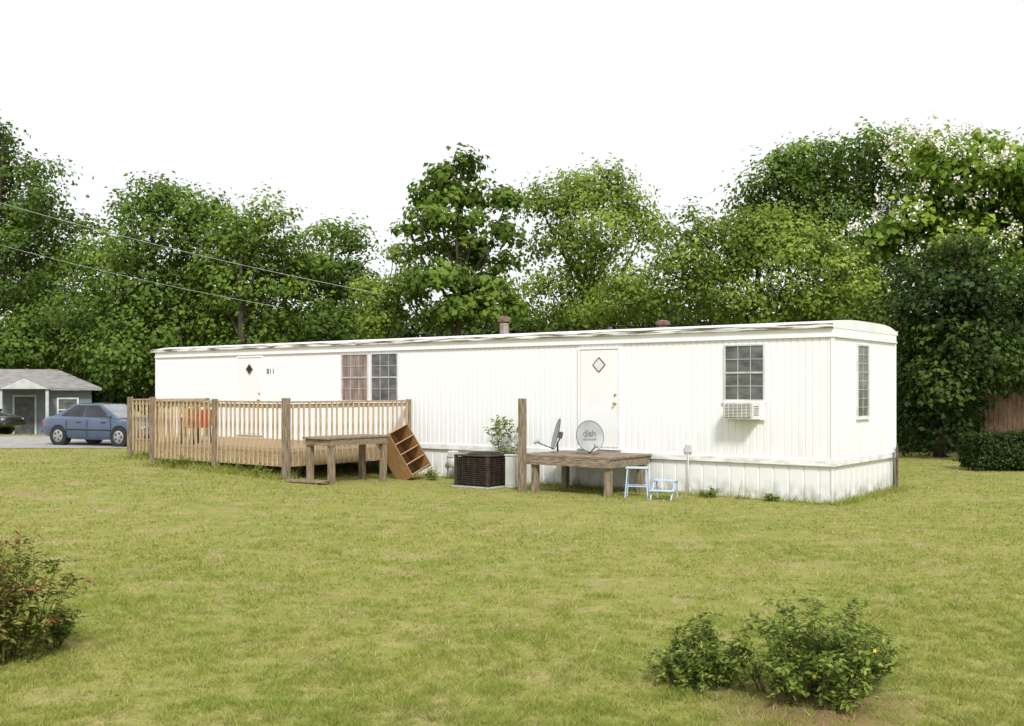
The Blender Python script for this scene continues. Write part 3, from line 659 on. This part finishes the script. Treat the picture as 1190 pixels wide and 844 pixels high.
tree('spreading_tree', 'wide yellow green tree spreading directly behind the right half of the home', 875, 43, [(880,282,56,40),(830,300,56,44),(932,300,56,46),(790,330,52,38),(982,332,42,36),(740,345,46,32),(870,345,80,32),(908,258,34,24),(850,265,38,25),(802,272,34,32),(955,350,58,28),(700,362,40,22),(770,290,28,28),(970,300,30,28),(1010,360,26,24)], 'leaf_light', .32, .84, 4.6, 44, .185)
tree('dark_tree', 'tall dark oak standing behind the spreading yellow green tree', 960, 60, [(960,210,58,38),(902,215,42,33),(1020,200,54,42),(1060,190,38,28),(1000,172,44,19),(930,185,40,20),(960,260,70,40),(1060,260,60,50),(872,232,20,26),(1040,170,36,14),(895,255,40,35),(1020,320,60,40)], 'leaf_dark', .5, 1.1, 5.0, 46, .27)
tree('catalpa_tree', 'bright green tree with pale blossom at the right edge', 1140, 46, [(1130,200,48,32),(1090,216,44,28),(1170,190,40,32),(1130,250,58,32),(1062,256,42,26),(1022,276,36,20),(1180,250,48,38),(1205,220,48,46),(1140,168,28,12),(1200,300,50,40),(1110,290,60,30),(1080,172,20,10)], 'leaf_bright', .36, .9, 4.4, 36, .30, .7, blossom=True)
tree('low_dark_tree', 'dense dark evergreen with low branches behind the right end of the home', 1088, 33, [(1100,312,44,33),(1068,360,42,46),(1132,352,52,46),(1172,335,44,38),(1078,420,40,46),(1140,410,52,38),(1195,395,48,40),(1078,470,36,34),(1062,318,24,28),(1120,285,30,20),(1195,350,40,40),(1060,440,24,40),(1110,455,28,28),(1170,432,36,16),(1100,400,40,40,-1.4),(1090,450,34,34,-1.4),(1125,430,30,26,-1.2),(1112,350,40,40,-1.5),(1075,500,26,24,-.6),(1108,490,22,26,-.8)], 'leaf_deep', .22, .68, 4.6, 42, .175)
tree('shrubby_tree', 'low dark shrubby tree filling the shade beside the hedge', 1070, 37, [(1062,490,30,40),(1095,500,28,34),(1052,450,25,35),(1120,480,26,30),(1080,520,40,22),(1130,505,24,24)], 'leaf_deep', .1, .6, 4.2, 40, .17)
tree('edge_tree', 'dark shrubby tree at the right edge behind the brown fence', 1200, 38, [(1215,490,30,34),(1225,440,40,40),(1190,505,14,22),(1152,430,40,20),(1190,425,40,22),(1140,470,16,24),(1186,462,22,26),(1150,500,24,18),(1165,460,26,26)], 'leaf_deep', .14, .6, 4.2, 40, .17)

# far woods: one uncountable mass
lob = []
for px in range(-160, 1400, 30):
    Yd = 76 if px < 250 else 68
    tp = (372 if px < 250 else 358)+RNG.uniform(-14, 14)
    c = np.array([(px-CX)/FPX*Yd, Yd+RNG.uniform(-2, 2), EYE+(HZ-(tp+18))/FPX*Yd]); lob.append((c, np.array([1.9, 1.9, 1.5])))
    for q in (tp+45, tp+72, tp+98, tp+122):
        c = np.array([(px+RNG.uniform(-10, 10)-CX)/FPX*Yd, Yd+RNG.uniform(-2, 1), EYE+(HZ-q)/FPX*Yd]); lob.append((c, np.array([2.0, 1.9, 1.6])))
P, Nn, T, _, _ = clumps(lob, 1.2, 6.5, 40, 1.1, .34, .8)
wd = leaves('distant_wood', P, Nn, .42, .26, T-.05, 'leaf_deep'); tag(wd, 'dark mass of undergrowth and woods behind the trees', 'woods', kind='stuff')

# hedge at right
hx0, hx1, hy = 11.85, 15.15, 27.6
hd = empty('clipped_hedge', ((hx0+hx1)/2, hy, 0), 0, 'clipped dark green hedge at the right edge of the lawn', 'hedge')
n = 16000; P = RNG.uniform(-1, 1, (n, 3))*np.array([1.65, .5, .45]); f = np.argmax(np.abs(P/np.array([1.65, .5, .45])), 1); sg = np.sign(P[np.arange(n), f]); hs = np.array([1.65, .5, .45])
deep = RNG.random(n)*.16; P[np.arange(n), f] = sg*(hs[f]-deep+.10*(vnoise(P[:, 0]+P[:, 1]*.7+9, P[:, 2]+P[:, 1]+9, 3.2, 8)-.5)); P += RNG.normal(0, .045, P.shape); P[:, 2] += .5
Nn = RNG.normal(0, .6, (n, 3)); Nn[np.arange(n), f] += sg; Nn = unit(Nn+np.array([0, 0, .3]))
leaves('foliage', P, Nn, .085, .055, RNG.normal(.42, .18, n)-deep*2, 'leaf_deep', hd)
m = MB()
for i in range(9): m.tube([(-1.5+i*.37, 0, -.05), (-1.5+i*.37+.05, .03, .7)], [.03, .015], 6)
m.build('stem', 'bark', hd)

# brown board fence behind the hedge at the right edge
fn = empty('wooden_fence', (15.0, 33.6, 0), R(3), 'brown wooden board fence in the shade behind the clipped hedge', 'fence')
m = MB()
for i in range(26): m.box(i*.152, i*.152+.142, 0, .02, .04, 1.98+.03*math.sin(i*2.3))
m.build('board_panel', 'fencewood', fn)
for i in range(3): MB().box(i*1.9, i*1.9+.1, .06, .16, -.05, 2.0).build('post', 'fencewood', fn, bevel=.006)
for z in (.4, 1.6): MB().box(0, 3.95, .021, .059, z, z+.09).build('rail', 'fencewood', fn)

# weeds and bushes
def bush(name, label, X, Y, stems, h, spread, leafL, mat, cat='bush', z=None, nl=26, redtip=False, thick=.006, side=3, asp=.42, flowers=0, group=None, bs=.22, flat=.35, low=.15, hmin=.45):
    base = Vector((X, Y, gz(X, Y) if z is None else z)); root = empty(name, base, 0, label, cat, group)
    sb = MB(); P = []; Nn = []; T = []; AX = []; tips = []
    def grow(a, e, n, r, t0, red):
        mid = a.lerp(e, .5)+Vector((RNG.normal(0, .05)*h, RNG.normal(0, .05)*h, .10*h)); pts = []
        for i in range(7):
            t = i/6; pts.append(a*(1-t)**2+mid*2*t*(1-t)+e*t*t)
        sb.tube(pts, [r*(1-.75*i/6) for i in range(7)], 5)
        for i in range(n):
            t = t0+(1-t0)*(i+RNG.random())/n; p = a*(1-t)**2+mid*2*t*(1-t)+e*t*t
            d = (e-a).normalized(); o = Vector(RNG.normal(size=3)); o = (o-d*o.dot(d)).normalized(); ax = (o+d*.5+Vector((0, 0, .15))).normalized()
            ll = leafL*RNG.uniform(.55, 1.2)
            P.append(p+ax*ll*.55); AX.append(ax); nn = Vector((0, 0, 1))+d*.3+Vector(RNG.normal(0, .45, 3)); Nn.append(nn.normalized())
            T.append(RNG.normal(.42, .17)+(.58*max(0, t-.4)/.6 if red else .16*t))
        tips.append(e); return pts
    for i in range(stems):
        a = RNG.uniform(0, 2*np.pi); q = RNG.random()**.6; e = Vector((math.cos(a)*spread*q, math.sin(a)*spread*q*.8, h*RNG.uniform(hmin, 1.0)*(1-flat*q**2)))
        b = Vector((math.cos(a)*spread*bs*q, math.sin(a)*spread*bs*.9*q, -.02)); red = redtip and RNG.random() < .7; pts = grow(b, e, nl, thick, low, red)
        for _ in range(side):
            k_ = RNG.integers(1, 6); d = Vector(unit(RNG.normal(size=(1, 3)))[0]); d.z = abs(d.z)*.7+.1
            grow(pts[k_], pts[k_]+d*h*RNG.uniform(.12, .34), max(5, nl//2), thick*.5, .1, red and RNG.random() < .5)
    sb.build('stem', 'stem', root, True)
    P = np.array(P); Nn = np.array(Nn); AX = np.array(AX); L = leafL*RNG.uniform(.6, 1.2, len(P))
    leaves('foliage', P, Nn, L, L*asp, np.array(T), mat, root, .22, AX)
    for _ in range(flowers):
        e = tips[RNG.integers(len(tips))]; c = Vector(e)+Vector((0, -.03, .02)); m = MB()
        for i in range(5):
            a = i*2*math.pi/5; u = Vector((math.cos(a), -.3, math.sin(a))); v_ = Vector((-math.sin(a), 0, math.cos(a)))
            m.add([c, c+u*.008+v_*.006, c+u*.017, c+u*.008-v_*.006], [(0, 1, 2, 3)])
        m.build('flower', 'yellow', root)
    return root
bush('flowering_bush', 'bush with reddish leaf tips at the left edge of the lawn', (10-CX)/FPX*8.2, 8.15, 38, 1.10, .50, .076, 'leaf_red', redtip=True, flowers=3, nl=30, bs=.45, low=.05, side=4)
bush('leafy_sprig', 'small green sprig on the right side of the reddish bush', (66-CX)/FPX*8.6, 8.55, 12, .45, .18, .06, 'leaf_bush')
bush('weedy_shrub', 'smaller yellow green shrub in the front lawn, left of the larger one', (812-CX)/FPX*7.5, 7.5, 38, .54, .35, .052, 'leaf_bush', asp=.42, nl=28, bs=.6, low=.04, side=4, flat=.55, hmin=.35)
bush('weedy_shrub', 'larger leafy shrub in the front lawn with yellow flower specks', (937-CX)/FPX*7.3, 7.25, 62, .78, .62, .060, 'leaf_bush', flowers=4, nl=28, bs=.6, flat=.6, low=.04, side=4, hmin=.35, asp=.46)
p = HW(7.35, -.35); bush('tall_weed', 'tall leafy weed growing between the condenser and the white wall', p.x, p.y, 9, 1.60, .42, .15, 'leaf_bush', 'plant', nl=18, thick=.010, side=2, asp=.55, flat=.1, hmin=.72)
for i, (s, v, h, lab) in enumerate(((2.35, -.28, .26, 'small weed tuft at the skirting right of the blue stools'), (1.1, -.22, .16, 'tiny weed tuft at the skirting near the right corner'), (14.2, -4.1, .35, 'leafy weed under the front of the deck'), (11.3, -4.05, .3, 'leafy weed at the foot of the deck corner post'), (17.2, -2.8, .4, 'leafy weed under the left end of the deck'), (9.1, -.9, .28, 'green weed at the foot of the tipped bookcase'))):
    q = HW(s, v); bush('weed', lab, q.x, q.y, 10, h, h*.9, .08, 'leaf_light', 'weed', nl=14, side=1, group='weeds around the home')

# ------------------------------------------------------------------ cars
def car(label, loc, yaw, paint, sc=1.0):
    c = empty('parked_car', loc, yaw, label, 'car'); c.scale = (sc, sc, sc)
    stn = [(-2.20,.46,.74,.58),(-2.16,.36,.86,.70),(-2.02,.30,.925,.78),(-1.7,.24,.95,.825),(-1.2,.22,.955,.845),(-.5,.20,.935,.855),(.4,.20,.915,.855),(1.0,.21,.885,.85),(1.5,.24,.825,.835),(1.9,.28,.75,.79),(2.12,.34,.66,.71),(2.2,.42,.57,.60)]
    vs = []; fs = []; n = 14
    for x, zb, zt, w in stn:
        half = [(w*.90, zb), (w*.98, zb+.08), (w, zb+(zt-zb)*.45), (w*.985, zb+(zt-zb)*.70), (w*.955, zb+(zt-zb)*.87), (w*.87, zt-.012), (w*.5, zt+.015)]
        for y, z in half: vs.append((x, y, z))
        for y, z in reversed(half): vs.append((x, -y, z))
    for i in range(len(stn)-1):
        for j in range(n): fs.append((i*n+j, i*n+(j+1) % n, (i+1)*n+(j+1) % n, (i+1)*n+j))
    fs.append(tuple(range(n))); fs.append(tuple((len(stn)-1)*n+j for j in range(n)))
    m = MB(); m.add(vs, fs); body = m.build('body', paint, c, True)
    B0, B1, T1, T0 = Vector((-1.72,.73,.92)), Vector((1.15,.745,.87)), Vector((.22,.565,1.355)), Vector((-.86,.565,1.35))
    mir = lambda v: Vector((v.x, -v.y, v.z))
    g = MB(); R_ = [B0, B1, T1, T0, mir(B0), mir(B1), mir(T1), mir(T0), Vector((-.3, 0, 1.40))]
    g.add(R_, [(0,1,2,3), (4,7,6,5), (1,5,6,2), (0,3,7,4), (3,2,8), (2,6,8), (6,7,8), (7,3,8)]); cab = g.build('cabin', paint, c, True, bevel=.05, seg=4)
    def panel(name, c00, c10, c11, c01, u0, u1, v0, v1, out, mat, par):
        f = lambda u, v: (c00*(1-u)+c10*u)*(1-v)+(c01*(1-u)+c11*u)*v
        q = [f(u0, v0), f(u1, v0), f(u1, v1), f(u0, v1)]; o = Vector(out)*.012
        m = MB(); m.add([p-o*.5 for p in q]+[p+o for p in q], [(0,3,2,1),(4,5,6,7),(0,1,5,4),(1,2,6,5),(2,3,7,6),(3,0,4,7)]); return m.build(name, mat, par)
    for sg in (1, -1):
        k = (lambda v: v) if sg == 1 else mir; o = Vector((0, sg, .25))
        panel('side_window', k(B0), k(B1), k(T1), k(T0), .13, .475, .12, .90, o, 'carglass', c)
        panel('side_window', k(B0), k(B1), k(T1), k(T0), .505, .92, .12, .90, o, 'carglass', c)
    panel('windscreen', B1, mir(B1), mir(T1), T1, .05, .95, .06, .95, Vector((.6, 0, .8)), 'windshield', c)
    panel('rear_window', B0, mir(B0), mir(T0), T0, .06, .94, .08, .94, Vector((-.6, 0, .8)), 'carglass', c)
    for sg in (1, -1):
        for x in (-1.30, 1.28):
            a = MB(); a.lathe([(.355, sg*.60), (.355, sg*.858)], 28, (x, 0, .32), 'y'); a.build('wheel_arch', 'black', c, False)
            t = MB(); t.lathe([(.17, sg*.66), (.28, sg*.66), (.305, sg*.70), (.305, sg*.84), (.285, sg*.868), (.215, sg*.870), (.21, sg*.85)], 28, (x, 0, .305), 'y'); wh = t.build('wheel', 'tyre', c, True)
            r = MB(); r.lathe([(.215, sg*.845), (.21, sg*.866), (.13, sg*.860), (.05, sg*.868), (.01, sg*.870)], 24, (x, 0, .305), 'y'); rm = r.build('rim', 'rim', wh, True)
            h_ = MB()
            for q in range(5):
                a_ = q*2*math.pi/5; cx_, cz_ = x+.125*math.cos(a_), .305+.125*math.sin(a_); h_.lathe([(.034, sg*.866), (.034, sg*.8725)], 10, (cx_, 0, cz_), 'y')
            h_.build('rim_opening', 'black', wh)
        for x in (-.42, .62):
            d = MB(); d.box(x-.09, x+.09, sg*.842-.012, sg*.842+.014, .755, .78); d.build('door_handle', 'black', c)
        d = MB(); d.box(-.95, .95, sg*.853-.008, sg*.853+.010, .50, .535); d.build('side_moulding', 'black', c)
        d = MB(); d.box(.86, .98, sg*.88-.07, sg*.88+.07, .90, 1.01); d.build('mirror', paint, c, bevel=.025)
        d = MB(); d.box(2.02, 2.14, sg*.54-.14, sg*.54+.14, .54, .65); d.build('headlight', 'lamp', c, bevel=.02)
        d = MB(); d.box(-2.18, -2.06, sg*.58-.13, sg*.58+.13, .66, .82); d.build('tail_light', 'tail', c, bevel=.02)
        for x in (-.95, -.05, .95):
            m = MB(); m.box(x-.005, x+.005, sg*.848-.01, sg*.848+.006, .30, .84); m.build('door_gap', 'black', c)
    d = MB(); d.box(2.08, 2.27, -.68, .68, .34, .50); d.build('bumper', paint, c, bevel=.06)
    d = MB(); d.box(-2.27, -2.08, -.70, .70, .38, .55); d.build('bumper', paint, c, bevel=.06)
    d = MB(); d.box(2.12, 2.17, -.36, .36, .54, .61); d.build('front_grille', 'black', c)
    return c
fx, fy = -12.28, 34.2; rx, ry = -14.63, 35.2
car('blue four door sedan parked beyond the left end of the deck', ((fx+rx)/2, (fy+ry)/2+.5, gz(-13.6, 35)+.015), math.atan2(fy-ry, fx-rx), 'carblue', 1.0)
car('black car cut off by the left edge in front of the grey house', (-23.0, 44.5, gz(-23, 44.5)+.01), R(-10), 'carblack', 1.05)

# ------------------------------------------------------------------ grey house at left
hz0 = gz(-25, 55)
hs_ = empty('grey_house', (-21.05, 53.0, hz0), R(24), 'low grey blue house with pale shingled roof at the far left', 'house')
EH = 2.68; RH = 3.65; HL_, HD = 13.0, 6.5
MB().box(-HL_, 0, 0, HD, 0, EH).build('wall', 'hsiding', hs_)
m = MB(); o = .45; m.add([(-HL_-o,-o,EH),(o,-o,EH),(o,HD+o,EH),(-HL_-o,HD+o,EH),(-HL_+1.5,HD/2,RH),(-1.5,HD/2,RH),(-HL_-o,-o,EH-.12),(o,-o,EH-.12),(o,HD+o,EH-.12),(-HL_-o,HD+o,EH-.12)],
    [(0,1,5,4),(1,2,5),(2,3,4,5),(3,0,4),(0,6,7,1),(1,7,8,2),(2,8,9,3),(3,9,6,0),(6,9,8,7)]); ro = m.build('roof', 'shingle', hs_)
m = MB(); m.add([(-4.2,-1.9,EH-.06),(-1.9,-1.9,EH-.06),(-3.05,-1.9,EH+.52),(-4.2,1.2,EH-.06),(-1.9,1.2,EH-.06),(-3.05,1.2,EH+.52)], [(0,1,2),(3,5,4),(0,2,5,3),(1,4,5,2),(0,3,4,1)]); m.build('porch_roof', 'shingle', hs_)
m = MB(); m.add([(-4.1,-1.92,EH-.05),(-2.0,-1.92,EH-.05),(-3.05,-1.92,EH+.46),(-4.1,-1.905,EH-.05),(-2.0,-1.905,EH-.05),(-3.05,-1.905,EH+.46)], [(0,1,2),(3,5,4),(0,2,5,3),(1,4,5,2),(0,3,4,1)]); m.build('gable_panel', 'housetrim', hs_)
for x in (-4.05, -2.05): MB().box(x-.07, x+.07, -1.8, -1.66, 0, EH-.07).build('porch_post', 'housetrim', hs_)
MB().box(-4.3, -1.8, -1.9, -.01, 0, .2).build('porch_floor', 'asphalt', hs_)
d_ = MB().box(-3.5, -2.6, -.05, 0, .2, 2.25).build('door', 'darkgrey', hs_)
MB().box(-3.58, -3.5, -.07, 0, .2, 2.33).box(-2.6, -2.52, -.07, 0, .2, 2.33).box(-3.5, -2.6, -.07, 0, 2.25, 2.33).build('door_frame', 'housetrim', d_)
for x in (-1.1, -6.2, -9.0):
    w_ = MB().box(x-.5, x-.42, -.07, 0, 1.0, 2.2).box(x+.42, x+.5, -.07, 0, 1.0, 2.2).box(x-.42, x+.42, -.07, 0, 2.12, 2.2).box(x-.42, x+.42, -.07, 0, 1.0, 1.08).box(x-.42, x+.42, -.06, 0, 1.57, 1.63).build('window', 'white', hs_)
    MB().box(x-.42, x+.42, -.025, 0, 1.08, 2.12).build('pane', 'glass', w_)

# ------------------------------------------------------------------ overhead wires
def wire(label, a, b, sag, r=.009):
    m = MB(); pts = []
    for i in range(25):
        t = i/24; p = a.lerp(b, t); p.z -= sag*4*t*(1-t); pts.append(p)
    o = m.tube(pts, r, 5).build('overhead_wire', 'grey', None, True); tag(o, label, 'wire', 'overhead wires at left')
wire('overhead wire crossing in front of the left trees, the upper one', at(-60, 218, 44), at(445, 342, 42), .25)
wire('overhead wire crossing in front of the left trees, the lower short one', at(-60, 268, 46), at(330, 358, 44), .2, .007)
